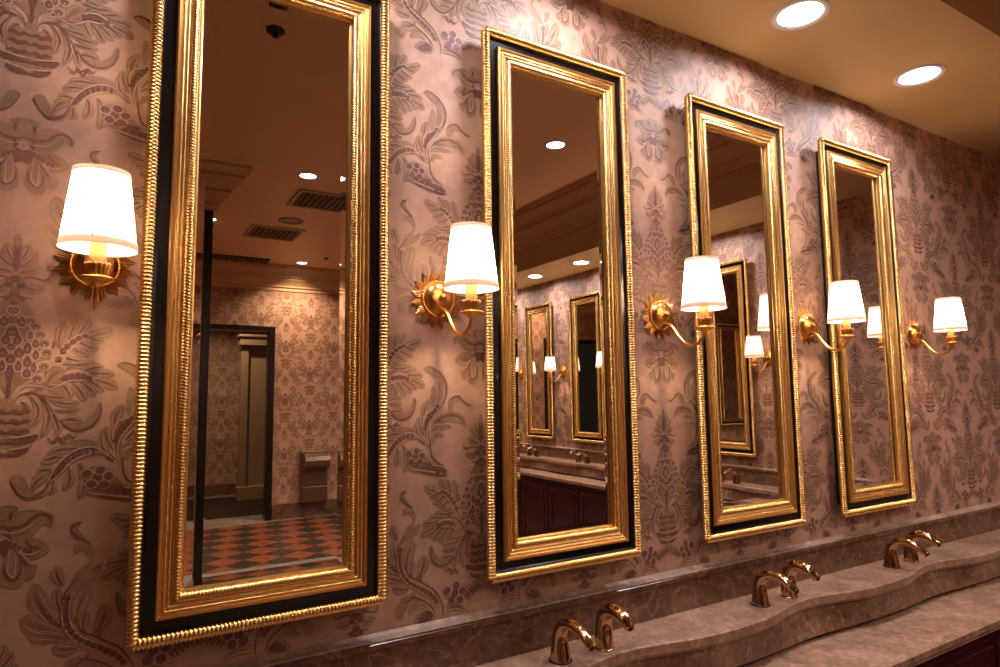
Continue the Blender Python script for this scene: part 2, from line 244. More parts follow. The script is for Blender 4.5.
# ---------------------------------------------------------------- damask wallpaper drawing (millimetres, column foot at 0,0; column spacing 300, repeat 662)
MOTIF = [("v","C",(16,46),(26,14),9,0.25),("v","C",(28,54),(33,-1),11,0.35),("v","C",(42,51),(48,-18),12,0.3),("v","C",(54,36),(73,-18),10,0.12),("v","C",(42,54),(87,51),11,-0.1),("v","C",(57,45),(100,39),11,-0.12),("v","C",(64,28),(101,28),9,-0.1),("v","C",(72,9),(105,5),14,0.25),("v","C",(22,55),(52,78),9,-0.2),("f","C",0,[(72,6),(89,-5),(111,-7),(128,8),(134,26),(133,39),(127,39),(123,26),(110,9),(91,6)]),("l","C",1,3,[(8,43),(16,54),(30,59),(44,52),(56,36),(65,19),(78,3),(94,-7),(111,-5),(126,7),(132,26),(130,37)]),("l","C",2,2.2,[(7,48),(13,61),(25,70),(42,69),(56,63)]),("l","C",2,2.2,[(10,37),(18,44),(25,42)]),("l","C",1,3,[(56,-17),(65,-28),(71,-18),(80,-29),(85,-14),(94,-20),(98,-14)]),("l","C",1,2.5,[(60,-24),(73,-23),(81,-18),(90,-24)]),("v","C",(66,133),(72,182),12,0.1),("v","C",(80,148),(91,183),11,0.1),("v","C",(94,156),(109,186),12,0.1),("v","C",(108,162),(146,171),15,-0.2),("v","C",(108,156),(132,148),10,-0.1),("v","C",(96,146),(125,133),11,-0.1),("v","C",(84,136),(112,123),11,-0.1),("v","C",(77,119),(102,112),10,-0.1),("v","C",(72,109),(121,111),12,-0.15),("v","C",(56,133),(66,150),8,0.1),("l","C",2,2.5,[(61,111),(69,131),(82,150),(98,160),(119,162)]),("l","C",2,2.5,[(70,104),(79,126),(92,144),(108,157),(119,162)]),("o","C",1,(66,116),5,4),("o","C",1,(72,130),5,4),("o","C",1,(78,139),5,4),("o","C",1,(86,147),5,4),("o","C",1,(94,153),5,4),("o","C",1,(103,157),5,4),("v","C",(78,97),(94,107),9,0.1),("v","C",(103,95),(134,103),11,0.1),("v","C",(111,90),(151,88),12,0.1),("v","C",(120,80),(156,64),14,0.1),("v","C",(112,78),(135,59),12,0.1),("v","C",(99,76),(123,51),13,0.1),("v","C",(87,75),(109,42),13,0.1),("v","C",(73,73),(87,46),12,0.1),("v","C",(50,70),(76,99),22,0.2),("v","C",(50,70),(77,70),16,-0.2),("l","C",2,2.5,[(71,82),(82,93),(96,95),(111,90),(122,75)]),("l","C",2,2.5,[(52,63),(67,68),(83,78),(99,79),(114,80)]),("o","C",1,(78,84),5,5),("o","C",1,(86,86),5,5),("o","C",1,(95,87),5,5),("o","C",1,(104,86),5,5),("o","C",1,(112,83),5,5),("f","X",0,[(-7,231),(9,222),(28,195),(41,166),(47,135),(44,104),(32,80),(13,70),(1,68)]),("c","C",1,(-2,162),7,8),("c","C",1,(8,148),6,9),("c","C",1,(11,126),7,9),("c","C",1,(-1,116),6,8),("c","C",1,(22,134),6,10),("c","C",1,(23,111),6,10),("c","C",1,(33,142),5,7),("c","C",1,(34,123),5,8),("c","C",1,(11,104),5,9),("c","C",1,(23,92),6,8),("c","C",1,(-2,136),4,6),("c","C",1,(12,179),6,9),("c","C",1,(-3,181),6,6),("c","C",1,(3,198),5,6),("c","C",1,(25,156),4,7),("c","C",1,(32,102),4,9),("s","C",1,(24,180),8,7),("s","C",1,(32,171),8,7),("s","C",1,(39,157),8,7),("s","C",1,(45,142),8,7),("s","C",1,(49,126),8,7),("s","C",1,(46,103),8,7),("s","C",1,(38,81),8,7),("l","X",1,9,[(-1,103),(-1,89),(0,77)]),("l","X",1,6,[(0,70),(0,59),(0,49)]),("l","C",2,2.2,[(8,54),(13,66),(26,75),(32,82)]),("o","C",1,(-2,250),6,7),("o","C",1,(-2,224),6,5),("o","C",1,(-1,209),4,4),("o","C",1,(9,240),6,5),("o","C",1,(-1,195),6,4),("o","C",1,(10,218),5,4),("l","C",2,2,[(-3,259),(4,254),(4,245),(-2,240)]),("l","X",1,7,[(-1,263),(-2,282),(-3,309)]),("f","X",0,[(-4,328),(6,320),(6,298),(-1,287),(-2,282)]),("v","C",(2,280),(16,312),11,-0.15),("v","C",(3,271),(28,298),11,-0.15),("v","C",(6,262),(36,276),11,-0.15),("v","C",(9,252),(42,237),14,-0.5),("l","C",1,3,[(4,249),(21,255),(41,251),(49,263)]),("l","C",1,2.5,[(8,211),(17,219),(27,217)]),("f","X",0,[(0,48),(10,44),(13,36),(30,34),(30,-30),(0,-32)]),("l","X",1,7,[(0,24),(8,28),(16,24),(25,28),(31,26)]),("l","X",1,7,[(0,8),(8,12),(16,8),(25,12),(31,10)]),("l","X",1,7,[(0,-9),(8,-5),(16,-9),(25,-5),(31,-7)]),("l","X",1,9,[(0,-24),(20,-23),(36,-19),(43,-14)]),("l","X",2,2.5,[(0,-16),(24,-15),(44,-8)]),("l","X",1,8,[(0,-44),(18,-42),(32,-35)]),("l","X",2,2.5,[(0,-36),(22,-34),(38,-26)]),("l","X",1,6,[(0,62),(0,80)]),("f","C",0,[(-23,-133),(-13,-127),(0,-127),(7,-135),(4,-146),(-5,-149),(-12,-148)]),("f","C",1,[(-16,-138),(-11,-139),(-12,-148),(-15,-150)]),("f","C",0,[(-8,-157),(5,-147),(23,-139),(39,-136),(55,-140),(70,-148),(73,-158),(67,-165),(58,-160),(43,-178),(25,-183),(8,-173)]),("l","C",1,4,[(-6,-158),(10,-163),(30,-161),(43,-149),(55,-144),(67,-152),(67,-163)]),("l","C",2,2,[(-4,-164),(14,-172),(32,-169),(46,-158)]),("f","C",1,[(-13,-187),(-11,-179),(-3,-185),(7,-180),(19,-189),(8,-198),(-2,-203),(-9,-206),(-12,-206)]),("f","C",1,[(-15,-163),(-8,-174),(-14,-182)]),("l","C",2,2,[(-13,-185),(-9,-179),(-1,-182),(7,-177)]),("f","C",0,[(17,-189),(33,-182),(53,-186),(68,-202),(56,-213),(36,-216),(22,-206)]),("l","C",2,2.5,[(17,-191),(30,-204),(42,-210),(56,-205)]),("l","C",1,3,[(35,-183),(41,-195),(58,-202)]),("o","C",1,(21,-192),3,4),("o","C",1,(27,-197),3,4),("o","C",1,(35,-201),3,4),("o","C",1,(42,-203),3,4),("f","C",0,[(18,-197),(28,-203),(40,-222),(53,-230),(45,-247),(26,-241),(15,-227)]),("l","C",2,2.2,[(23,-202),(36,-213),(42,-225)]),("l","C",1,3,[(21,-200),(31,-216),(39,-227)]),("f","C",0,[(21,455),(30,438),(36,415),(30,403),(19,400),(6,410),(4,428),(10,448)]),("l","C",1,3,[(30,449),(30,428),(26,414),(19,413),(10,423),(7,445)]),("l","C",2,2.5,[(23,455),(23,420),(19,418),(13,428),(14,453)]),("f","S",0,[(109,-80),(123,-71),(143,-72),(158,-87),(171,-104),(199,-112),(213,-129),(203,-135),(171,-129),(140,-120),(114,-112)]),("l","S",0,16,[(189,25),(175,7),(162,-14),(158,-31),(161,-50),(166,-69)]),("l","S",0,15,[(99,-281),(94,-307),(99,-336),(117,-358),(140,-375),(165,-391),(187,-415)]),("l","S",0,13,[(64,-90),(77,-67),(95,-49),(117,-44),(137,-46),(156,-62)]),("l","S",1,3,[(153,105),(161,111),(174,109),(193,98),(206,81),(211,59),(205,35),(193,16),(169,-15)]),("f","S",0,[(154,105),(166,112),(188,103),(208,84),(214,62),(209,38),(198,62),(193,76),(172,93)]),("f","S",0,[(174,68),(182,62),(184,43),(177,19),(170,24),(170,52)]),("f","S",0,[(190,84),(200,72),(201,47),(193,23),(186,14),(188,52)]),("l","S",2,2.5,[(202,72),(204,52),(195,31),(172,11),(158,5),(152,-16),(155,-47),(164,-83)]),("l","S",2,2.5,[(208,33),(202,18),(195,23),(179,-1),(164,-24),(160,-47),(169,-88)]),("o","S",1,(187,20),5,4),("o","S",1,(181,12),5,4),("o","S",1,(174,5),5,4),("o","S",1,(168,-3),5,4),("o","S",1,(162,-11),5,4),("o","S",1,(158,-19),5,4),("o","S",1,(156,-28),5,4),("f","S",0,[(214,13),(214,28),(228,41),(245,43),(261,28),(275,24),(277,36),(278,22),(267,19),(247,32),(236,28),(225,13)]),("l","S",1,3,[(212,28),(225,40),(242,43),(258,28),(274,22)]),("f","S",0,[(179,-15),(193,-1),(214,7),(241,5),(257,-10),(259,-28),(247,-19),(219,-14),(198,-13)]),("l","S",1,3,[(169,-34),(179,-17),(195,-6),(220,1),(241,-5),(257,-20)]),("f","S",0,[(169,-38),(179,-23),(198,-17),(223,-27),(203,-30),(182,-32)]),("l","S",2,2.2,[(166,-45),(171,-31),(187,-22),(211,-24)]),("f","S",0,[(171,-60),(173,-46),(187,-40),(202,-47),(185,-50),(177,-58)]),("v","S",(153,-64),(134,-12),11,0.2),("v","S",(155,-40),(148,-7),9,0.1),("l","S",1,3.5,[(169,-53),(169,-76),(177,-98),(203,-116)]),("f","S",1,[(131,-83),(138,-87),(138,-94),(133,-98),(126,-95),(125,-88)]),("o","S",1,(135,-78),8,7),("o","S",1,(148,-89),8,7),("o","S",1,(142,-103),8,7),("o","S",1,(123,-101),8,7),("o","S",1,(116,-83),8,7),("l","S",2,2,[(123,-83),(131,-80),(142,-86),(140,-97),(131,-101),(123,-96),(123,-83)]),("l","S",2,2.8,[(113,-108),(125,-118),(145,-121),(174,-127),(207,-134),(211,-126),(198,-116),(171,-111),(151,-101)]),("l","S",1,3,[(116,-115),(135,-121),(171,-132),(203,-136)]),("o","S",1,(145,-104),6,5),("o","S",1,(156,-108),6,5),("o","S",1,(166,-110),6,5),("o","S",1,(148,-115),6,5),("o","S",1,(161,-117),6,5),("o","S",1,(174,-119),6,5),("o","S",1,(184,-120),6,5),("o","S",1,(195,-124),6,5),("o","S",1,(203,-129),6,5),("o","S",1,(187,-127),6,5),("o","S",1,(135,-107),6,5),("l","S",1,3,[(9,-86),(23,-111),(40,-117),(56,-106),(67,-80),(83,-55),(104,-40),(126,-38),(144,-48),(160,-64)]),("l","S",2,2.5,[(61,-92),(69,-71),(83,-52),(104,-39),(126,-38),(144,-51),(158,-64)]),("l","S",2,2.5,[(63,-93),(78,-80),(88,-65),(102,-55),(122,-48),(137,-49)]),("o","S",1,(70,-80),3,5),("o","S",1,(76,-72),3,5),("o","S",1,(82,-65),3,5),("o","S",1,(88,-58),3,5),("o","S",1,(96,-52),3,5),("o","S",1,(104,-47),3,5),("o","S",1,(114,-45),3,5),("o","S",1,(124,-45),3,5),("f","S",0,[(9,-85),(14,-80),(24,-80),(33,-94),(40,-111),(54,-106),(62,-108),(52,-116),(34,-119),(19,-106)]),("v","S",(39,-106),(63,-81),14,0.3),("v","S",(67,-75),(43,-76),12,-0.2),("v","S",(83,-53),(49,-60),12,-0.15),("v","S",(104,-39),(57,-45),12,-0.1),("v","S",(67,-91),(64,-114),10,0.15),("v","S",(88,-70),(85,-109),12,0.2),("v","S",(103,-64),(107,-124),15,0.25),("f","S",0,[(57,-51),(69,-35),(99,-24),(125,-28),(148,-44),(126,-44),(99,-40),(78,-48)]),("v","S",(152,-42),(140,-2),14,0.15),("v","S",(156,-17),(166,37),14,0.2),("l","S",1,3,[(157,-47),(158,-17),(169,12)]),("f","S",0,[(102,-215),(103,-202),(115,-201),(128,-209),(133,-226),(126,-246),(144,-237),(140,-253),(117,-271),(99,-276),(107,-248),(125,-234),(124,-220),(114,-211)]),("l","S",1,3,[(112,-164),(100,-168),(98,-179),(109,-190),(126,-202)]),("f","S",0,[(112,-164),(101,-165),(96,-172),(100,-184),(115,-195),(127,-203),(115,-188),(106,-175),(108,-170)]),("l","S",2,2.5,[(99,-276),(91,-296),(91,-322),(100,-347),(117,-366),(141,-382),(165,-399),(187,-420)]),("l","S",2,2.5,[(102,-282),(100,-305),(103,-329),(114,-350),(131,-363),(154,-376),(179,-394),(197,-420)]),("l","S",1,4,[(110,-257),(93,-280),(88,-306),(90,-334),(70,-310),(58,-287)]),("l","S",1,3,[(108,-320),(118,-345),(145,-363),(174,-383),(186,-398),(198,-421),(198,-446)]),("o","S",1,(97,-289),5,4.5),("o","S",1,(95,-298),5,4.5),("o","S",1,(95,-307),5,4.5),("o","S",1,(96,-316),5,4.5),("o","S",1,(97,-325),5,4.5),("o","S",1,(99,-335),5,4.5),("o","S",1,(105,-345),5,4.5),("o","S",1,(112,-354),5,4.5),("o","S",1,(120,-362),5,4.5),("o","S",1,(129,-368),5,4.5),("o","S",1,(138,-374),5,4.5),("o","S",1,(148,-380),5,4.5),("o","S",1,(157,-387),5,4.5),("o","S",1,(167,-393),5,4.5),("o","S",1,(176,-402),5,4.5),("o","S",1,(183,-411),5,4.5),("v","S",(86,-329),(47,-257),22,0.15),("v","S",(90,-267),(77,-235),14,0.1),("v","S",(87,-308),(82,-268),12,0.1),("v","S",(93,-343),(34,-310),24,0.1),("v","S",(84,-333),(58,-294),12,0.1),("v","S",(101,-357),(45,-340),18,-0.1),("v","S",(117,-374),(79,-366),16,0.1),("v","S",(111,-333),(126,-272),22,0.1),("v","S",(123,-351),(124,-315),14,0.1),("v","S",(137,-357),(154,-309),20,-0.15),("v","S",(145,-363),(148,-340),9,0.1),("v","S",(132,-385),(96,-400),18,0.3),("f","S",0,[(130,-442),(143,-429),(158,-425),(173,-432),(176,-446),(160,-452),(140,-451)]),("l","S",2,2.2,[(128,-444),(138,-430),(155,-424),(173,-431),(178,-444)]),("o","S",1,(145,-443),5,5),("o","S",1,(153,-437),5,5),("o","S",1,(162,-432),5,5),("o","S",1,(160,-442),5,5),("o","S",1,(153,-445),5,5),("o","S",1,(168,-439),5,5),("f","S",0,[(89,-411),(103,-393),(125,-393),(145,-404),(125,-404),(111,-414),(101,-432),(89,-428)]),("f","S",0,[(116,-422),(125,-408),(145,-409),(160,-421),(143,-418),(128,-422),(121,-427)]),("l","S",1,3,[(106,-392),(130,-394),(155,-407),(173,-423),(181,-442)]),("l","S",0,22,[(245,-408),(263,-402),(282,-393),(302,-384)]),("o","S",1,(232,-385),9,9),("o","S",1,(248,-399),9,9),("o","S",1,(241,-417),9,9),("o","S",1,(220,-415),9,9),("o","S",1,(209,-393),9,9),("o","S",2,(229,-401),12,12),("o","S",1,(229,-401),9,9),("l","S",1,3,[(249,-404),(259,-415),(263,-421)]),("l","S",1,3,[(257,-401),(266,-412),(270,-418)]),("l","S",1,3,[(265,-397),(274,-408),(278,-415)]),("l","S",1,3,[(272,-394),(282,-405),(286,-411)]),("l","S",1,3,[(280,-390),(290,-401),(294,-408)]),("l","S",1,3,[(288,-387),(298,-398),(302,-404)]),("l","S",2,2,[(244,-408),(266,-393),(288,-384)]),("l","S",2,2,[(252,-425),(277,-416),(299,-398)]),("l","S",1,2,[(204,-426),(228,-426),(255,-437)]),("l","S",1,2,[(204,-433),(233,-432),(263,-446)]),("l","S",1,2,[(204,-440),(230,-439),(252,-446)])]
COLW, REP = 0.300, 0.6595
def motif_polys():
    """-> list of (kind, material index, layer, [(x,z)...]) in metres"""
    P_ = []
    def ribbon(kind, mi, lay, pts, w):
        c = catmull(pts, False, 3); n_ = len(c); L, R2 = [], []
        for i, p in enumerate(c):
            q0, q1 = c[max(0, i - 1)], c[min(n_ - 1, i + 1)]
            dx, dz = q1[0] - q0[0], q1[1] - q0[1]; d_ = math.hypot(dx, dz) or 1
            s_ = min(1.0, 0.35 + 2.5 * min(i, n_ - 1 - i) / n_) * w / 2
            L.append((p[0] - dz / d_ * s_, p[1] + dx / d_ * s_)); R2.append((p[0] + dz / d_ * s_, p[1] - dx / d_ * s_))
        for i in range(n_ - 1): P_.append((kind, mi, lay, [L[i], L[i + 1], R2[i + 1], R2[i]]))
    def ell(kind, mi, lay, p, a, b_, k=12):
        P_.append((kind, mi, lay, [(p[0] + a * math.cos(2 * PI * i / k), p[1] + b_ * math.sin(2 * PI * i / k)) for i in range(k)]))
    def drop(kind, mi, lay, p, a, b_):
        P_.append((kind, mi, lay, catmull([(p[0], p[1] + b_), (p[0] - a * .75, p[1] + b_ * .35), (p[0] - a, p[1] - b_ * .35), (p[0] - a * .5, p[1] - b_), (p[0] + a * .5, p[1] - b_), (p[0] + a, p[1] - b_ * .35), (p[0] + a * .75, p[1] + b_ * .35)], True, 2)))
    for e in MOTIF:
        k, kd = e[0], e[1]
        if k == 'v':
            p, q, w, bd = e[2:6]
            dx, dz = q[0] - p[0], q[1] - p[1]; L_ = math.hypot(dx, dz); nx, nz = -dz, dx
            def at(t_, s_): # bent axis
                bb = bd * math.sin(PI * t_) * 0.6
                return (p[0] + dx * t_ + nx * bb + nx / L_ * s_, p[1] + dz * t_ + nz * bb + nz / L_ * s_)
            prof = [(0, .25), (.2, .6), (.45, .95), (.7, 1.0), (.88, .7), (1, .1)]
            for mi, lay, ww in ((4, 0, w * 0.66 + 1.4), (1, 1, w * 0.66)):
                P_.append((kd, mi, lay, [at(t_, s_ * ww) for t_, s_ in prof] + [at(t_, -s_ * ww) for t_, s_ in prof[::-1]]))
            ribbon(kd, 2, 3, [at(t_, 0) for t_ in (0.0, .3, .55, .8)], 1.8)
            if w >= 10:
                for sg_ in (1, -1): ribbon(kd, 3, 3, [at(t_, sg_ * w * 0.34 * k_) for t_, k_ in ((.15, .5), (.4, .9), (.65, 1.0), (.85, .7))], 1.1)
        elif k == 'f':
            c = catmull(e[3], True, 3)
            P_.append((kd, {0: 1, 1: 2, 2: 3}[e[2]], 1 if e[2] == 0 else 3, c))
            if e[2] == 0 and kd != 'X': ribbon(kd, 4, 2, list(e[3]) + [e[3][0]], 1.6)
        elif k == 'l':
            ribbon(kd, {0: 1, 1: 2, 2: 3}[e[2]], {0: 1, 1: 3, 2: 4}[e[2]], e[4], e[3])
        elif k == 'o':
            ell(kd, {0: 1, 1: 2, 2: 3}[e[2]], 5 if e[2] == 1 else 4, e[3], e[4], e[5])
            if e[2] == 1 and e[4] > 7: ell(kd, 3, 4, e[3], e[4] + 1.8, e[5] + 1.8)
        elif k == 'c':
            drop(kd, 3, 4, e[3], e[4] + 2.0, e[5] + 2.2); drop(kd, 2, 5, e[3], e[4], e[5]); ell(kd, 1, 6, (e[3][0], e[3][1] - e[5] * .3), e[4] * .4, e[5] * .35, 8)
        elif k == 's':
            ell(kd, 3, 4, e[3], e[4] + 2, e[5] + 2); ell(kd, 1, 5, e[3], e[4], e[5]); ell(kd, 2, 6, (e[3][0], e[3][1] - 1), e[4] * .6, e[5] * .6); ell(kd, 3, 7, (e[3][0], e[3][1] - 3), e[4] * .25, e[5] * .25, 8)
    return [(kd, mi, lay, [(x * .001, z * .001) for x, z in pts]) for kd, mi, lay, pts in P_]
POLYS = motif_polys()
def wallpaper(name, W, H, x_phase, z_phase, thick=0.12, holes=(), lo=0.0, zmin=0.85, lite=False):
    """wall slab in local coords: x 0..W, z lo..H, front face at y=0 looking to -y, damask drawn on it"""
    V, F, MI = [], [], []
    # slab (with rectangular openings reaching the floor)
    xs = sorted({0, W, *[h[0] for h in holes], *[h[1] for h in holes]})
    mb = MB()
    for a, b_ in zip(xs[:-1], xs[1:]):
        h = [q for q in holes if q[0] <= a and q[1] >= b_]
        mb.box((a, 0, h[0][2] if h else lo), (b_, thick, H))
    V += mb.v; F += mb.f; MI += [0] * len(mb.f)
    off = 0.00025
    # column index range
    k0 = int(math.floor((-x_phase) / COLW)) - 1; k1 = int(math.ceil((W - x_phase) / COLW)) + 1
    use = [p for p in POLYS if not lite or p[2] in (1, 3, 4)]
    for k in range(k0, k1 + 1):
        cx = x_phase + k * COLW; odd = k % 2 != 0
        cz0 = z_phase - (REP / 2 if odd else 0)
        j0 = int(math.floor((zmin - cz0) / REP)) - 1; j1 = int(math.ceil((H - cz0) / REP)) + 1
        for j in range(j0, j1 + 1):
            cz = cz0 + j * REP
            for sg in (1, -1):
                for kd, mi, lay, pts in use:
                    if kd == 'S' and odd: continue
                    q = [(cx + sg * x, cz + z) for x, z in pts]
                    mx_ = sum(p[0] for p in q) / len(q); mz_ = sum(p[1] for p in q) / len(q)
                    if mx_ < 0.02 or mx_ > W - 0.02 or mz_ < zmin or mz_ > H - 0.02: continue
                    if any(h[0] - .02 < mx_ < h[1] + .02 and mz_ < h[2] + .02 for h in holes): continue
                    y = -off * (lay + 1) - random.random() * 0.0002
                    o = len(V); V += [(p[0], y, p[1]) for p in q]
                    idx = list(range(o, o + len(q)))
                    # face the room (-y)
                    A = sum(q[i][0] * q[(i + 1) % len(q)][1] - q[(i + 1) % len(q)][0] * q[i][1] for i in range(len(q)))
                    F.append(tuple(idx if A > 0 else idx[::-1])); MI.append(mi)
    me = bpy.data.meshes.new(name); me.from_pydata(V, [], F)
    for q in ('paper', 'leaf', 'dark', 'light', 'edge'): me.materials.append(MT[q])
    me.polygons.foreach_set('material_index', MI); me.update()
    o = bpy.data.objects.new(name, me); COL.objects.link(o)
    return struct(o)

# ---------------------------------------------------------------- the room
XL, XR = -2.2, 3.65            # left end and right-hand wall
YB = -6.8                      # far wall behind the camera
ZS, ZT = 2.584, 3.08           # soffit and raised ceiling heights
w = wallpaper('wall_back', XR - XL, ZS + 0.02, -0.159 - XL, 2.066); w.location = (XL, 0, 0)
struct(w, 'damask papered wall carrying the row of tall gilt mirrors')
w = wallpaper('wall_right', 6.9, ZT, 0.20, 2.066, lite=False); w.location = (XR, 0, 0); w.rotation_euler = (0, 0, -PI / 2)
w = wallpaper('wall_front', 3.65 - 0.0, ZT, 0.1, 2.066, holes=((2.05, 3.25, 2.31),), zmin=0.17, lite=True)
w.location = (XR, YB, 0); w.rotation_euler = (0, 0, PI)
def sbox(name, a, b_, mat, **k):
    m_ = MB(); m_.box(a, b_); return struct(m_.build(name, MT[mat]), **k)
w = wallpaper('wall_left', -YB, ZT, 0.1, 2.066, lite=True); w.location = (XL, YB, 0); w.rotation_euler = (0, 0, PI / 2)
sbox('wall_corridor_end', (XL - 0.12, YB - 2.6, 0), (XL, YB, ZT), 'cream')
# partition seen edge-on beyond the camera, with its black corner trim
w = wallpaper('wall_partition', 0.555 - XL, ZT, 0.1, 2.066, lite=True); w.location = (0.555, -4.40, 0); w.rotation_euler = (0, 0, PI)
sbox('trim_1', (0.555, -4.53, 0), (0.617, -4.39, ZT), 'frame_black')
# corridor behind the far door
w = wallpaper('wall_corridor', 3.2, ZT, 0.1, 2.066, zmin=0.17, lite=True); w.location = (XR - 0.4, YB - 2.5, 0); w.rotation_euler = (0, 0, PI)
sbox('wall_corridor_side', (XR - 0.4, YB - 2.5, 0), (XR - 0.3, YB - 0.12, ZT), 'cream')
# ceilings: lower soffits over both vanities and the raised tray between them
SOF = -0.50
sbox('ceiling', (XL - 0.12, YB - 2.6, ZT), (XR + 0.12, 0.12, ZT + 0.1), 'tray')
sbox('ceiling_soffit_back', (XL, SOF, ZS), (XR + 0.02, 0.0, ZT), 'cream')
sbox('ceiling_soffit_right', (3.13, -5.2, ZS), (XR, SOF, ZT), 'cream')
def crown(name, p0, p1, out, zt=ZT, s=1.0):
    # stepped cornice running p0 -> p1, stepping out along 'out' towards the ceiling
    prof = [(0.0, -0.30), (0.012, -0.30), (0.012, -0.265), (0.03, -0.255), (0.03, -0.235), (0.055, -0.20), (0.085, -0.165), (0.085, -0.145), (0.10, -0.145), (0.10, -0.115), (0.13, -0.08), (0.155, -0.05), (0.155, -0.035), (0.175, -0.035), (0.175, 0.0), (0.0, 0.0)]
    m_ = MB(); vs_ = []
    for p in (p0, p1):
        for (o_, h) in prof: vs_.append((p[0] + out[0] * o_ * s, p[1] + out[1] * o_ * s, zt + h * s))
    n_ = len(prof)
    fs_ = [(i, (i + 1) % n_, n_ + (i + 1) % n_, n_ + i) for i in range(n_)] + [tuple(range(n_))[::-1], tuple(range(n_, 2 * n_))]
    m_.add(vs_, fs_); return struct(m_.build(name, MT['crown']))
crown('trim_2', (3.13, -0.5, 0), (3.13, -5.2, 0), (-1, 0))
crown('trim_3', (XL, SOF, 0), (3.13, SOF, 0), (0, -1), s=0.55)
crown('trim_4', (0.0, YB, 0), (XR, YB, 0), (0, 1))
# stepped plaster panel on the tray ceiling in front of the partition
m_ = MB()
for k in range(6):
    y0, y1 = -3.32 - k * 0.175, -3.32 - (k + 1) * 0.175
    xr = 0.745 - 0.022 * k; d_ = 0.02 + 0.012 * (k % 2) + 0.006 * k
    m_.box((XL, y1, ZT - d_), (xr, y0, ZT + 0.01))
struct(m_.build('trim_5', MT['crown']))
# floor
sbox('floor', (XL - 0.12, YB - 2.6, -0.1), (XR + 0.12, 0.12, 0.0), 'marble_grey')
m_ = MB(); m_.box((XL, YB + 0.16, 0.0), (XR - 0.42, -4.66, 0.004)); struct(m_.build('floor_chequer', MT['tiles']))
m_ = MB(); m_.box((XL, -3.3, 0.0), (XR - 0.42, -0.6, 0.004)); struct(m_.build('floor_chequer', MT['tiles']))
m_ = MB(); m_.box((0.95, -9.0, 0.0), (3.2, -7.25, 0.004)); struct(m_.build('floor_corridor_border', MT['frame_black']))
# baseboards
m_ = MB(); m_.box((1.62, YB, 0.0), (XR, YB + 0.03, 0.16)); m_.box((1.62, YB, 0.16), (XR, YB + 0.018, 0.175))
struct(m_.build('baseboard_front', MT['marble']))
m_ = MB(); m_.box((0.3, YB - 2.5, 0.0), (XR - 0.4, YB - 2.47, 0.16)); struct(m_.build('baseboard_corridor', MT['marble']))
# black door frame of the far opening (x 0.40 .. 1.60)
m_ = MB()
for a, b_ in (((0.40, YB - 0.13, 0), (0.47, YB + 0.03, 2.33)), ((1.545, YB - 0.13, 0), (1.615, YB + 0.03, 2.33)), ((0.47, YB - 0.13, 2.27), (1.545, YB + 0.03, 2.33))): m_.box(a, b_)
bevel(struct(m_.build('door_1', MT['frame_black'])), 0.006)
# cream cased opening seen through it
m_ = MB()
m_.box((1.50, -8.66, 0.0), (1.60, -8.50, 2.30)); m_.box((1.60, -8.62, 0.0), (1.95, -8.54, 2.22)); m_.box((1.47, -8.70, 2.22), (2.1, -8.46, 2.34)); m_.box((1.45, -8.72, 2.34), (2.1, -8.44, 2.38))
m_.box((1.48, -8.68, 0), (1.98, -8.48, 0.2))
bevel(struct(m_.build('door_2', MT['door_paint'])), 0.01)

# ---------------------------------------------------------------- tall gilt mirrors
MW, MH, MZ = 0.4289, 1.30, 1.043        # size between the outer ropes and height of the lower edge
def rect_sweep(mb, prof, closed=False):
    """mitred moulding round the mirror; prof = (inset, y)"""
    vs_ = []
    for cx, cz, sx, sz in ((0, 0, 1, 1), (MW, 0, -1, 1), (MW, MH, -1, -1), (0, MH, 1, -1)):
        for (d_, y) in prof: vs_.append((cx + sx * d_, y, cz + sz * d_))
    n_ = len(prof); fs_ = []
    for c in range(4):
        c2 = (c + 1) % 4
        for i in range(n_ - 1): fs_.append((c * n_ + i, c2 * n_ + i, c2 * n_ + i + 1, c * n_ + i + 1))
        if closed: fs_.append((c * n_ + n_ - 1, c2 * n_ + n_ - 1, c2 * n_, c * n_))
    mb.add(vs_, fs_)
def rope(mb, inset, y, r, pitch, amp, twist=0, seg=8, sub=4):
    cs = [(inset, inset), (MW - inset, inset), (MW - inset, MH - inset), (inset, MH - inset)]
    for c in range(4):
        a, b_ = cs[c], cs[(c + 1) % 4]; L_ = math.dist(a, b_); n_ = max(2, int(L_ / pitch)) * sub
        d_ = ((b_[0] - a[0]) / L_, (b_[1] - a[1]) / L_); nn = (-d_[1], d_[0]); vs_ = []; fs_ = []
        for i in range(n_ + 1):
            s_ = i / n_
            for k in range(seg):
                th = 2 * PI * k / seg
                q = r * (1 - amp + amp * 2 * abs(math.sin(PI * i / sub + twist * th / 2)) ** 0.7)
                e = s_ * L_
                vs_.append((a[0] + d_[0] * e + nn[0] * math.cos(th) * q, y - math.sin(th) * q, a[1] + d_[1] * e + nn[1] * math.cos(th) * q))
        for i in range(n_):
            for k in range(seg):
                fs_.append((i * seg + k, (i + 1) * seg + k, (i + 1) * seg + (k + 1) % seg, i * seg + (k + 1) % seg))
        fs_.append(tuple(range(seg))); fs_.append(tuple(n_ * seg + k for k in range(seg))[::-1])
        mb.add(vs_, fs_)
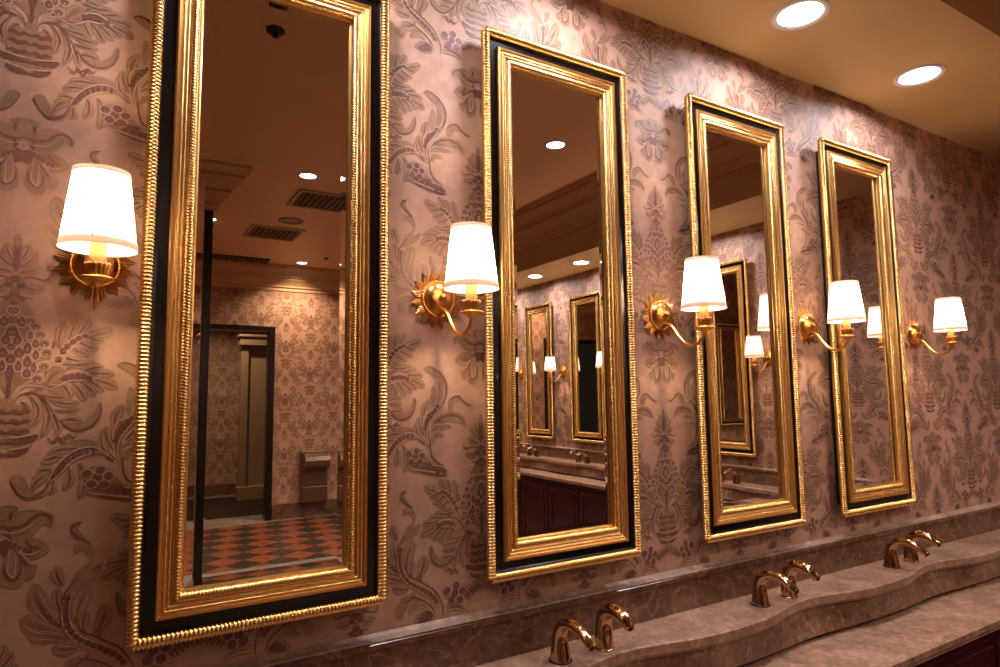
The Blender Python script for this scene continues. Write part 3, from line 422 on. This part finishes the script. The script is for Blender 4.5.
def make_mirror():
    root = empty('framed_mirror')
    m_ = MB(); m_.box((0.016, -0.020, 0.016), (MW - 0.016, 0.0, MH - 0.016))
    rect_sweep(m_, [(0.016, -0.018), (-0.013, -0.029), (-0.013, -0.036), (0.0, -0.036)])
    m_.build('backing_board', MT['frame_black'], root)
    m_ = MB(); m_.smooth = True; rope(m_, -0.0095, -0.038, 0.0104, 0.0072, 0.14, seg=12, sub=6)
    m_.build('outer_rope', MT['gold_rope'], root)
    m_ = MB(); rect_sweep(m_, [(0.0, -0.019), (0.0, -0.0365), (0.0055, -0.0345), (0.0235, -0.0345), (0.0245, -0.019)])
    m_.build('black_band', MT['lacquer'], root)
    m_ = MB(); rect_sweep(m_, [(0.0235 + (d_ - 0.0235) * 1.12, y_ if d_ < 0.03 else -0.041 + (y_ + 0.041) * 0.72) for d_, y_ in [(0.0235, -0.019), (0.0235, -0.0400), (0.0245, -0.0430), (0.0265, -0.0450), (0.0290, -0.0445), (0.0297, -0.0415), (0.0308, -0.0410), (0.0325, -0.0425), (0.0335, -0.0400), (0.0370, -0.0400), (0.0400, -0.0385), (0.0430, -0.0385), (0.0455, -0.0365), (0.0490, -0.0330), (0.0540, -0.0290), (0.0585, -0.0275), (0.0620, -0.0265), (0.0640, -0.0245), (0.0645, -0.0190)]])
    m_.build('gilt_moulding', MT['gold'], root)
    m_ = MB(); m_.smooth = True
    rope(m_, 0.0366, -0.0408, 0.0022, 0.0046, 0.35, seg=6, sub=3)
    rope(m_, 0.0437, -0.0398, 0.0021, 0.0040, 0.35, seg=6, sub=3)
    m_.build('bead_lines', MT['gold_rope'], root)
    m_ = MB(); m_.smooth = True; rope(m_, 0.0560, -0.0345, 0.0085, 0.0060, 0.15, twist=2, seg=10, sub=6)
    m_.build('inner_rope', MT['gold_rope'], root)
    # silvered glass with a real bevelled border
    g0, bw, dy = 0.064, 0.018, math.tan(math.radians(1.75)) * 0.018
    m_ = MB(); vs_ = []
    for ins, y in ((g0, -0.0232 - dy), (g0 + bw, -0.0232)):
        vs_ += [(ins, y, ins), (MW - ins, y, ins), (MW - ins, y, MH - ins), (ins, y, MH - ins)]
    m_.add(vs_, [(4, 5, 6, 7)] + [(k, (k + 1) % 4, 4 + (k + 1) % 4, 4 + k) for k in range(4)])
    m_.build('bevelled_glass', MT['mirror'], root)
    return root
MX = [0.0437 + k * 0.710 for k in range(4)]; MX[2] += 0.002; MX[3] -= 0.030
proto = make_mirror()
names = ['tall gilt and black framed mirror nearest the camera, reflecting the chequered floor and doorway',
         'second tall gilt framed mirror from the left, reflecting the opposite vanity with faucets',
         'third tall gilt framed mirror, between the third and fourth wall lamps',
         'last tall gilt framed mirror before the bare papered stretch, smallest in view']
for k in range(4):
    o = proto if k == 0 else copy_tree(proto)
    o.location = (MX[k], 0, MZ); tag(o, names[k], 'mirror', 'gilt mirrors over the long vanity')
names = ['gilt framed mirror on the side wall nearest the corner, seen in the third mirror',
         'gilt framed mirror on the side wall, second from the corner with the long vanity',
         'side wall gilt mirror, right one of the two reflected in the second mirror',
         'side wall gilt mirror, left one of the two reflected in the second mirror']
# order along the side wall from the corner
SM = [1.71, 2.47, 3.23, 3.99]
for k in range(4):
    o = copy_tree(proto); o.rotation_euler = (0, 0, -PI / 2); o.location = (XR, -(SM[k] - MW / 2), MZ)
    tag(o, names[k], 'mirror', 'gilt mirrors on the side wall')

for k, x in enumerate((0.36, -0.40, -1.16)):
    o = copy_tree(proto); o.rotation_euler = (0, 0, PI); o.location = (x + MW / 2 - 0.06, -4.40, MZ)
    tag(o, ['gilt mirror on the partition behind the camera, nearest its dark corner trim', 'middle gilt mirror on the partition behind the camera', 'gilt mirror on the partition behind the camera, farthest from its dark corner trim'][k], 'mirror', 'gilt mirrors on the partition')

# ---------------------------------------------------------------- sunburst wall lamps
def make_sconce():
    root = empty('wall_lamp')
    # sunburst plate: 16 fluted rays
    m_ = MB(); n_ = 576; vs_ = []; fs_ = []
    for i in range(n_):
        a = 2 * PI * i / n_; t_ = (i % 36) / 36.0; tri = 1 - abs(2 * t_ - 1)
        Rr = 0.051 + 0.018 * tri; ridge = 0.0030 * (abs(math.sin(a * 40)) ** 0.7)
        for r_, y in ((0.030, -0.004), (0.044, -0.0045 - ridge), (Rr, -0.003 - ridge * .6), (Rr, 0.0)):
            vs_.append((r_ * math.sin(a), y, r_ * math.cos(a)))
    for i in range(n_):
        j = (i + 1) % n_
        for k in range(3): fs_.append((i * 4 + k, i * 4 + k + 1, j * 4 + k + 1, j * 4 + k))
    m_.add(vs_, fs_); m_.build('sunburst_plate', MT['bronze'], root)
    m_ = MB(); m_.smooth = True
    m_.lathe([(0.0405, 0.002), (0.0405, 0.008), (0.038, 0.010), (0.036, 0.0155), (0.030, 0.021), (0.020, 0.026), (0.010, 0.0285), (0.0005, 0.029)], 40, axis='y')
    m_.build('domed_boss', MT['antique'], root)
    m_ = MB(); m_.smooth = True; vs_ = []; fs_ = []; n_ = 160; sg = 8
    for i in range(n_):
        a = 2 * PI * i / n_; q = 0.0032
        for k in range(sg):
            th = 2 * PI * k / sg; q = 0.0032 * (1 + 0.28 * math.cos(2 * PI * i / 5 + th))
            rr = 0.0405 + q * math.cos(th); vs_.append((rr * math.sin(a), -0.008 - q * math.sin(th), rr * math.cos(a)))
    for i in range(n_):
        for k in range(sg): fs_.append((i * sg + k, ((i + 1) % n_) * sg + k, ((i + 1) % n_) * sg + (k + 1) % sg, i * sg + (k + 1) % sg))
    m_.add(vs_, fs_); m_.build('beaded_ring', MT['antique'], root)
    # finial knob and S arm
    m_ = MB(); m_.smooth = True; m_.lathe([(0.006, 0.024), (0.0085, 0.030), (0.0085, 0.036), (0.005, 0.040), (0.0005, 0.041)], 20, axis='y')
    m_.build('boss_knob', MT['antique'], root)
    SY, Z0 = -0.166, -0.060
    arm = catmull([(0, -0.010, -0.032), (0, -0.030, -0.028), (0, -0.052, -0.040), (0, -0.072, -0.066), (0, -0.096, -0.088), (0, -0.122, -0.096), (0, -0.146, -0.090), (0, -0.160, -0.076), (0, SY, Z0 + 0.004)], False, 5)
    m_ = MB(); m_.smooth = True; m_.tube(arm, [0.0052 - 0.0012 * (i / len(arm)) for i in range(len(arm))], 12)
    m_.lathe([(0.0005, 0.006), (0.009, 0.007), (0.010, 0.012), (0.0065, 0.018)], 16, c=(0, 0, -0.032), axis='y')
    m_.build('curved_arm', MT['antique'], root)
    m_ = MB(); m_.smooth = True
    prof = [(0.004, -0.006), (0.009, -0.002), (0.013, 0.002), (0.0255, 0.006), (0.027, 0.009), (0.0255, 0.011), (0.015, 0.012), (0.014, 0.015)]
    m_.lathe(prof, 36, c=(0, SY, Z0))
    # fluted crown of the cup
    vs_, fs_ = [], []; n_ = 72; pr = [(0.0140, 0.013), (0.0160, 0.018), (0.0165, 0.028), (0.0190, 0.034), (0.0175, 0.035), (0.0150, 0.030)]
    for (r_, h) in pr:
        for i in range(n_):
            a = 2 * PI * i / n_; q = r_ * (1 + 0.06 * math.cos(a * 14)); vs_.append((q * math.cos(a), SY + q * math.sin(a), Z0 + h + (0.0012 * math.cos(a * 14) if h > 0.03 else 0)))
    for k in range(len(pr) - 1):
        for i in range(n_): fs_.append((k * n_ + i, k * n_ + (i + 1) % n_, (k + 1) * n_ + (i + 1) % n_, (k + 1) * n_ + i))
    m_.add(vs_, fs_); m_.build('candle_cup', MT['antique'], root)
    m_ = MB(); m_.smooth = True; m_.lathe([(0.0125, 0.014), (0.0125, 0.100), (0.011, 0.103), (0.006, 0.103)], 28, c=(0, SY, Z0))
    m_.build('candle_sleeve', MT['sleeve'], root)
    m_ = MB(); m_.smooth = True; m_.lathe([(0.005, 0.103), (0.008, 0.112), (0.0125, 0.124), (0.0125, 0.134), (0.008, 0.148), (0.003, 0.156), (0.0003, 0.158)], 20, c=(0, SY, Z0))
    bulb = m_.build('bulb', MT['bulb'], root); bulb.visible_shadow = True
    # tapered cloth shade
    zb, zt, rb, rt = 0.000, 0.135, 0.0580, 0.0425
    sh = MB(); sh.smooth = True; n_ = 64
    sh.lathe([(rb + (rt - rb) * t_, zb + (zt - zb) * t_) for t_ in (0, .07, .2, .4, .6, .8, .94, 1)], n_, c=(0, SY, 0))
    sh.lathe([(rt, zt), (rt - 0.0012, zt)], n_, c=(0, SY, 0))
    s_ = sh.build('lamp_shade', MT['shade'], root)
    for z0, z1 in ((zb - 0.001, zb + 0.0125), (zt - 0.0075, zt + 0.001)):
        tr = MB(); tr.smooth = True
        f_ = lambda z, e: (rb + (rt - rb) * (z - zb) / (zt - zb) + e, z)
        tr.lathe([f_(z0, 0.0002), f_(z0, 0.0010), f_(z1, 0.0010)], n_, c=(0, SY, 0))
        tr.build('shade_trim', MT['shade_trim'], s_)
    # seam down the side
    f1 = rb + 0.0006; f2 = rt + 0.0006; a = math.radians(-100)
    tr = MB(); tr.tube([(f1 * math.cos(a), SY + f1 * math.sin(a), zb + .008), (f2 * math.cos(a), SY + f2 * math.sin(a), zt - .005)], 0.0011, 6, )
    tr.build('shade_seam', MT['shade'], s_)
    sp = MB()
    for k in range(3):
        a = 2 * PI * k / 3 + 0.4; sp.tube([(0.010 * math.cos(a), SY + 0.010 * math.sin(a), 0.030), (rb * 0.975 * math.cos(a), SY + rb * 0.975 * math.sin(a), 0.006)], 0.0009, 6)
    sp.lathe([(0.0125, 0.029), (0.015, 0.029), (0.015, 0.031), (0.0125, 0.031)], 20, c=(0, SY, 0))
    sp.build('shade_carrier', MT['dark_metal'], root)
    ld = bpy.data.lights.new('lamp_glow', 'POINT'); ld.energy = SCONCE_W; ld.color = SCONCE_COL; ld.shadow_soft_size = 0.016
    lo = bpy.data.objects.new('lamp_glow', ld); COL.objects.link(lo); lo.parent = root; lo.location = (0, SY, Z0 + 0.130)
    bulb.visible_shadow = False
    return root
sc = make_sconce()
names = ['brass sunburst wall lamp left of the largest mirror, first from the camera',
         'brass sunburst wall lamp between the first and second tall mirrors',
         'brass sunburst wall lamp between the second and third tall mirrors',
         'brass sunburst wall lamp between the third and fourth tall mirrors',
         'brass sunburst wall lamp right of the last mirror, farthest from the camera']
for k, x in enumerate([-0.046, 0.628, 1.338, 2.036, 2.742]):
    o = sc if k == 0 else copy_tree(sc)
    o.rotation_euler = (0, 0, math.radians([3, 1, 0, -6.5, -9.5][k]))
    o.scale = [(0.93,) * 3, (0.99,) * 3, (1, 1, 1), (0.95,) * 3, (0.92,) * 3][k]
    o.location = (x, 0, 1.675 if k else 1.690); tag(o, names[k], 'wall lamp', 'sunburst wall lamps over the long vanity')
names = ['sunburst wall lamp on the side wall nearest the corner, reflected in the third mirror',
         'second sunburst wall lamp from the corner on the side wall',
         'third sunburst wall lamp from the corner on the side wall',
         'side wall sunburst lamp between the two small mirrors reflected in the second mirror',
         'sunburst wall lamp at the far end of the side wall, beyond its last mirror']
SL = [1.355, 2.09, 2.85, 3.61, 4.37]
for k, x in enumerate(SL):
    o = copy_tree(sc); o.scale = (1, 1, 1); o.rotation_euler = (0, 0, -PI / 2); o.location = (XR, -x, 1.675)
    tag(o, names[k], 'wall lamp', 'sunburst wall lamps on the side wall')

# ---------------------------------------------------------------- vanities
def depth(x, x0): return 0.181 - 0.046 * (0.5 + 0.5 * math.cos(2 * PI * (x - x0) / 0.71)) ** 1.5
def slab_profile(mb, xs, prof_fn):
    """prof_fn(x) -> list of (y,z) closed profile; swept along x"""
    vs_ = []; n_ = None
    for x in xs:
        p = prof_fn(x); n_ = len(p); vs_ += [(x, a, b_) for a, b_ in p]
    fs_ = []
    for i in range(len(xs) - 1):
        for k in range(n_): fs_.append((i * n_ + k, (i + 1) * n_ + k, (i + 1) * n_ + (k + 1) % n_, i * n_ + (k + 1) % n_))
    fs_.append(tuple(range(n_))); fs_.append(tuple((len(xs) - 1) * n_ + k for k in range(n_))[::-1])
    mb.add(vs_, fs_)
ZC = 0.845
def make_vanity(x0, x1, xw, lab_top, lab_cab, wall_x0):
    root = empty('vanity_countertop'); tag(root, lab_top, 'countertop')
    xs = list(np.linspace(x0, x1, int((x1 - x0) / 0.025)))
    m_ = MB()
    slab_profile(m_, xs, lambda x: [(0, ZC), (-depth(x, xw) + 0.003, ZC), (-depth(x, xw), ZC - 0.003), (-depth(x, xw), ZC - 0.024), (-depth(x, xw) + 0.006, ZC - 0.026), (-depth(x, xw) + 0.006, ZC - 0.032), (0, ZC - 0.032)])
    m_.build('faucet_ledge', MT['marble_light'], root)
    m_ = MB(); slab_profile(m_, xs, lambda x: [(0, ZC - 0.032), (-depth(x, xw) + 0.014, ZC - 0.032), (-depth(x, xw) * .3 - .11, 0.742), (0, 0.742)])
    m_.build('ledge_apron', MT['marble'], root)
    m_ = MB(); m_.box((x0, -0.135, 0.728), (x1, 0, 0.742)); m_.build('shadow_gap', MT['frame_black'], root)
    m_ = MB()
    slab_profile(m_, [x0, x1], lambda x: [(0, 0.728), (-0.330, 0.728), (-0.334, 0.732), (-0.352, 0.732), (-0.357, 0.728), (-0.357, 0.712), (-0.350, 0.706), (-0.350, 0.698), (0, 0.698)])
    m_.build('lower_deck', MT['marble_light'], root)
    m_ = MB()
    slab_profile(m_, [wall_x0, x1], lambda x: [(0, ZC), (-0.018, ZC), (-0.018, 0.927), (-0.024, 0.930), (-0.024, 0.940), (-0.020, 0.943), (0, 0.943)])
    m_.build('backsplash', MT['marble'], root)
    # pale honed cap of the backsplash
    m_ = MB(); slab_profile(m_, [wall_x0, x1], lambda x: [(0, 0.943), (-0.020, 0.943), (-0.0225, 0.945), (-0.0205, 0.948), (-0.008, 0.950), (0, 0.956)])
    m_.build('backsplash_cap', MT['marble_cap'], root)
    cab = empty('vanity_cabinet'); tag(cab, lab_cab, 'cabinet')
    m_ = MB(); m_.box((x0, -0.325, 0.10), (x1, -0.001, 0.698)); m_.box((x0, -0.27, 0.0), (x1, -0.02, 0.10)); m_.box((x0, -0.333, 0.662), (x1, -0.325, 0.690))
    bevel(m_.build('carcass', MT['wood'], cab), 0.003)
    n_ = int(round((x1 - x0) / 0.42)); dw = (x1 - x0) / n_
    for i in range(n_):
        a, b_ = x0 + i * dw + 0.006, x0 + (i + 1) * dw - 0.006
        m_ = MB(); m_.box((a, -0.343, 0.12), (b_, -0.3255, 0.652)); dr = m_.build('cabinet_door', MT['wood'], cab); bevel(dr, 0.003)
        m_ = MB()
        for (p, q) in (((a + .05, -0.348, .17), (b_ - .05, -0.343, .182)), ((a + .05, -0.348, .59), (b_ - .05, -0.343, .602)), ((a + .05, -0.348, .182), (a + .062, -0.343, .59)), ((b_ - .062, -0.348, .182), (b_ - .05, -0.343, .59))): m_.box(p, q)
        m_.build('raised_moulding', MT['wood'], dr)
    return root, cab
_V = make_vanity(XL + 0.002, XR - 0.002, 1.757, 'long brown marble vanity top with scalloped faucet ledge under the row of mirrors', 'dark red wood vanity cabinet below the long scalloped marble top', XL + 0.002)
v_, c_ = _V
v_.location = c_.location = (0, -0.003, 0)
a_, b_ = make_vanity(0.362, 4.75, 1.66 + 0.03, 'marble vanity top along the side wall, seen reflected in the second mirror', 'dark red wood cabinet under the side wall vanity, seen in the second mirror', 0.186)
for o in (a_, b_): o.rotation_euler = (0, 0, -PI / 2); o.location = (XR - 0.003, 0, 0)

# ---------------------------------------------------------------- brass faucets
def FW(z): return 1.0 + 0.22 * max(0, 1 - z / 0.09)
def make_faucet():
    root = empty('faucet')
    pts = [(0, 0, 0.000), (0, 0, 0.022), (0, 0, 0.048), (0, -0.006, 0.070), (0, -0.025, 0.087), (0, -0.051, 0.092), (0, -0.078, 0.087), (0, -0.101, 0.075), (0, -0.116, 0.063)]
    ra = [(0.0205, 0.0215), (0.0185, 0.019), (0.0165, 0.0165), (0.0155, 0.0150), (0.0148, 0.0135), (0.0140, 0.0125), (0.0132, 0.0115), (0.0122, 0.0105), (0.0112, 0.0095)]
    both = catmull([(*p, *r_) for p, r_ in zip(pts, ra)], False, 4)
    m_ = MB(); m_.smooth = True; m_.tube([q[:3] for q in both], [(q[3] * FW(q[2]), q[4] * FW(q[2])) for q in both], 24)
    m_.build('spout', MT['brass'], root)
    m_ = MB(); m_.smooth = True; m_.lathe([(0.024, 0.0), (0.0275, 0.0), (0.0275, 0.003), (0.0245, 0.004)], 28, cap=False)
    m_.build('base_ring', MT['dark_metal'], root)
    m_ = MB(); m_.smooth = True; e = Vector(pts[-1]); d_ = (Vector(pts[-1]) - Vector(pts[-2])).normalized()
    m_.tube([e - d_ * 0.001, e + d_ * 0.003], 0.0075, 16); m_.build('aerator', MT['dark_metal'], root)
    return root
def make_soap():
    root = empty('soap_spout')
    pts = [(0, 0, 0.000), (0, 0.000, 0.030), (0, 0.000, 0.058), (0, -0.008, 0.081), (0, -0.028, 0.094), (0, -0.054, 0.095), (0, -0.078, 0.086), (0, -0.094, 0.073)]
    ra = [(0.0225, 0.0235), (0.0215, 0.0220), (0.0200, 0.0200), (0.0190, 0.0185), (0.0180, 0.0175), (0.0170, 0.0165), (0.0155, 0.0145), (0.0125, 0.0115)]
    both = catmull([(*p, *r_) for p, r_ in zip(pts, ra)], False, 4)
    m_ = MB(); m_.smooth = True; m_.tube([q[:3] for q in both], [(q[3], q[4]) for q in both], 24)
    m_.build('spout', MT['brass'], root)
    m_ = MB(); m_.smooth = True; m_.lathe([(0.0230, 0.0), (0.0250, 0.0), (0.0250, 0.003), (0.0230, 0.004)], 28)
    m_.build('base_ring', MT['brass'], root)
    m_ = MB(); m_.smooth = True; e = Vector(pts[-1]); d_ = (Vector(pts[-1]) - Vector(pts[-2])).normalized()
    m_.tube([e - d_ * 0.001, e + d_ * 0.004], 0.0065, 16); m_.build('nozzle', MT['dark_metal'], root)
    return root
fa, so = make_faucet(), make_soap()
def spots(xs1, xs2, n1, n2, g, place, first):
    for k, (x, nm) in enumerate(zip(xs1, n1)):
        o = fa if (first and k == 0) else copy_tree(fa); place(o, x); tag(o, nm, 'faucet', 'brass faucets ' + g)
    for k, (x, nm) in enumerate(zip(xs2, n2)):
        o = so if (first and k == 0) else copy_tree(so); place(o, x); tag(o, nm, 'soap dispenser', 'brass soap spouts ' + g)
def pl_main(o, x): o.location = (x, -0.098 + 0.010 * (x > 2), ZC + 0.0002)
def pl_side(o, x): o.location = (XR - 0.092, -x, ZC + 0.0002); o.rotation_euler = (0, 0, -PI / 2)
spots([0.890, 1.598, 2.312, 0.180], [1.020, 1.730, 2.440, 0.310],
      ['nearest arched brass faucet, below the second mirror, left of the plumper spout',
       'arched brass faucet below the third mirror, left spout of the middle pair',
       'arched brass faucet below the fourth mirror, left spout of the farthest pair',
       'arched brass faucet below the largest mirror, left spout of its pair'],
      ['nearest plump brass soap spout, right of the nearest faucet',
       'brass soap spout below the third mirror, right spout of the middle pair',
       'brass soap spout below the fourth mirror, right spout of the farthest pair',
       'brass soap spout below the largest mirror, right spout of its pair'], 'on the long marble ledge', pl_main, True)
spots([1.60, 2.39, 3.18, 3.97], [1.73, 2.52, 3.31, 4.10],
      ['brass faucet on the side vanity nearest the corner', 'brass faucet on the side vanity, second basin from the corner',
       'brass faucet reflected under the right one of the two small mirrors', 'brass faucet reflected under the left one of the two small mirrors'],
      ['brass soap spout on the side vanity nearest the corner', 'brass soap spout on the side vanity, second basin from the corner',
       'brass soap spout reflected under the right one of the two small mirrors', 'brass soap spout reflected under the left one of the two small mirrors'],
      'on the side vanity', pl_side, False)

# ---------------------------------------------------------------- ceiling lights
def make_downlight():
    root = empty('downlight')
    m_ = MB(); m_.smooth = True; m_.lathe([(0.0830, 0.0), (0.0825, -0.004), (0.077, -0.006), (0.066, -0.0035), (0.0635, -0.001)], 48)
    m_.build('trim_ring', MT['ring'], root)
    m_ = MB(); m_.lathe([(0.0640, -0.0012), (0.0005, -0.0014)], 40); m_.build('lens', MT['lens'], root)
    ld = bpy.data.lights.new('downlight_beam', 'AREA'); ld.shape = 'DISK'; ld.size = 0.122; ld.energy = DOWN_W; ld.color = DOWN_COL; ld.spread = math.radians(165)
    lo = bpy.data.objects.new('downlight_beam', ld); COL.objects.link(lo); lo.parent = root; lo.location = (0, 0, -0.0025)
    return root
dl = make_downlight()
hall_light = bpy.data.lights.new('hall_beam', 'AREA'); hall_light.shape = 'DISK'; hall_light.size = 0.088; hall_light.energy = 15; hall_light.color = HALL_COL; hall_light.spread = math.radians(125)
D = [(0.258, -0.25, ZS, 'recessed ceiling light in the soffit above the largest mirror', 0),
     (0.968, -0.25, ZS, 'recessed ceiling light in the soffit above the second mirror', 0),
     (1.718, -0.252, ZS, 'bright round recessed ceiling light at top centre right, nearer of the two', 0),
     (2.440, -0.238, ZS, 'bright round recessed ceiling light farther along the soffit, smaller of the two', 0)]
for k, yy in enumerate([1.70, 2.45, 2.97, 3.68, 4.4]):
    D.append((3.38, -yy, ZS, ['recessed light over the side vanity showing in the third mirror', 'recessed light over the side vanity hidden between mirrors two and three', 'recessed light over the side vanity, right one of two small ones in the second mirror', 'recessed light over the side vanity, left one of two small ones in the second mirror', 'recessed light over the far end of the side vanity'][k], 0))
D += [(2.39, -1.96, ZT, 'ceiling light in the raised ceiling, large one shining in the second mirror', 1),
      (1.131, -3.325, ZT, 'ceiling light in the first mirror just above the square vent', 1),
      (1.838, -6.427, ZT, 'small ceiling light in the first mirror close to the far cornice', 1),
      (0.636, -4.89, ZT, 'ceiling light in the first mirror beside the dark corner trim', 1),
      (2.70, -4.9, ZT, 'added unseen light in the raised ceiling in front of the side vanity end', 1),  # added out of view to brighten the room in the reflections
      (1.2, -8.1, ZT, 'added unseen light brightening the corridor behind the far doorway', 1)]  # added fill, lifts the dark door recess
for k, (x, y, z, nm, hall) in enumerate(D):
    o = dl if k == 0 else copy_tree(dl)
    o.location = (x, y, z); tag(o, nm, 'ceiling light', 'recessed ceiling lights')
    if hall:
        o.scale = (0.92, 0.92, 1.0)
        for ch in o.children:
            if ch.type == 'LIGHT': ch.data = hall_light

# ---------------------------------------------------------------- air vents, speaker and detectors on the raised ceiling
def vent(cx, cy, wx, wy, label, n_=9, rz=0.0, frame='cream'):
    root = empty('air_vent', (cx, cy, ZT), rz); tag(root, label, 'air vent', 'ceiling air vents')
    m_ = MB(); t_ = 0.03
    for a, b_ in (((-wx / 2, -wy / 2), (wx / 2, -wy / 2 + t_)), ((-wx / 2, wy / 2 - t_), (wx / 2, wy / 2)), ((-wx / 2, -wy / 2 + t_), (-wx / 2 + t_, wy / 2 - t_)), ((wx / 2 - t_, -wy / 2 + t_), (wx / 2, wy / 2 - t_))):
        m_.box((a[0], a[1], -0.014), (b_[0], b_[1], -0.0005))
    m_.build('vent_frame', MT[frame], root)
    m_ = MB(); m_.box((-wx / 2 + t_, -wy / 2 + t_, -0.003), (wx / 2 - t_, wy / 2 - t_, -0.0005)); m_.build('vent_void', MT['vent_dark'], root)
    for i in range(n_):
        x = -wx / 2 + t_ + (i + 0.5) * (wx - 2 * t_) / n_; h = 0.010
        m_ = MB(); m_.add([(x - .010, -wy / 2 + t_, -.004), (x + .012, -wy / 2 + t_, -.018), (x + .014, -wy / 2 + t_, -.016), (x - .008, -wy / 2 + t_, -.003),
                           (x - .010, wy / 2 - t_, -.004), (x + .012, wy / 2 - t_, -.018), (x + .014, wy / 2 - t_, -.016), (x - .008, wy / 2 - t_, -.003)],
                          [(0, 1, 2, 3), (7, 6, 5, 4), (0, 4, 5, 1), (1, 5, 6, 2), (2, 6, 7, 3), (3, 7, 4, 0)])
        m_.build('vent_slat', MT['vent'], root)
vent(1.40, -3.87, 0.50, 0.46, 'larger slatted square air vent below the ceiling light in the first mirror', 9)
vent(1.25, -5.12, 0.50, 0.48, 'second slatted square air vent, beside the round ceiling speaker', 9)
vent(1.10, -6.55, 0.72, 0.36, 'long dark air grille near the far cornice in the first mirror', 12, frame='dark_metal')
m_ = MB(); m_.smooth = True; m_.lathe([(0.11, 0.0), (0.11, -0.006), (0.095, -0.010), (0.09, -0.006), (0.001, -0.008)], 36)
o = m_.build('ceiling_speaker', MT['vent'], None, loc=(1.298, -4.60, ZT)); tag(o, 'round flat ceiling speaker between the two slatted vents', 'speaker')
root = empty('smoke_detector', (0.532, -1.51, ZT)); tag(root, 'small dark smoke detector high up in the first mirror', 'smoke detector')
m_ = MB(); m_.smooth = True; m_.lathe([(0.040, 0.0), (0.040, -0.008), (0.032, -0.014), (0.014, -0.015)], 28); m_.build('mounting_disc', MT['dark_metal'], root)
m_ = MB(); m_.smooth = True; m_.lathe([(0.014, -0.015), (0.010, -0.022), (0.015, -0.026), (0.015, -0.032), (0.0005, -0.036)], 24); m_.build('sensor_head', MT['dark_metal'], root)
m_ = MB(); m_.smooth = True; m_.lathe([(0.028, 0.0), (0.026, -0.010), (0.010, -0.022), (0.0005, -0.024)], 24)
o = m_.build('sprinkler_head', MT['dark_metal'], None, loc=(2.016, -6.02, ZT)); tag(o, 'tiny dark sprinkler head right of the far ceiling light in the first mirror', 'sprinkler')

# ---------------------------------------------------------------- paper towel dispenser on the far wall
root = empty('towel_dispenser', (2.10, YB + 0.001, 0.17)); tag(root, 'bronze paper towel dispenser with rounded hood on the far papered wall in the first mirror', 'towel dispenser')
m_ = MB(); m_.box((-0.165, 0, 0), (0.165, 0.10, 0.63)); bevel(m_.build('cabinet_body', MT['dispenser'], root), 0.012)
hood = [(0.0, 0.60), (0.20, 0.60), (0.245, 0.57), (0.26, 0.52), (0.25, 0.46), (0.21, 0.42), (0.10, 0.40), (0.0, 0.40)]
m_ = MB(); slab_profile(m_, [-0.15, 0.15], lambda x: [(a, b2) for a, b2 in hood]); m_.build('rounded_hood', MT['dispenser'], root)
m_ = MB(); m_.box((-0.15, 0.10, 0.02), (0.15, 0.125, 0.20)); m_.box((-0.15, 0.10, 0.22), (0.15, 0.115, 0.38)); bevel(m_.build('waste_flap', MT['dispenser'], root), 0.006)
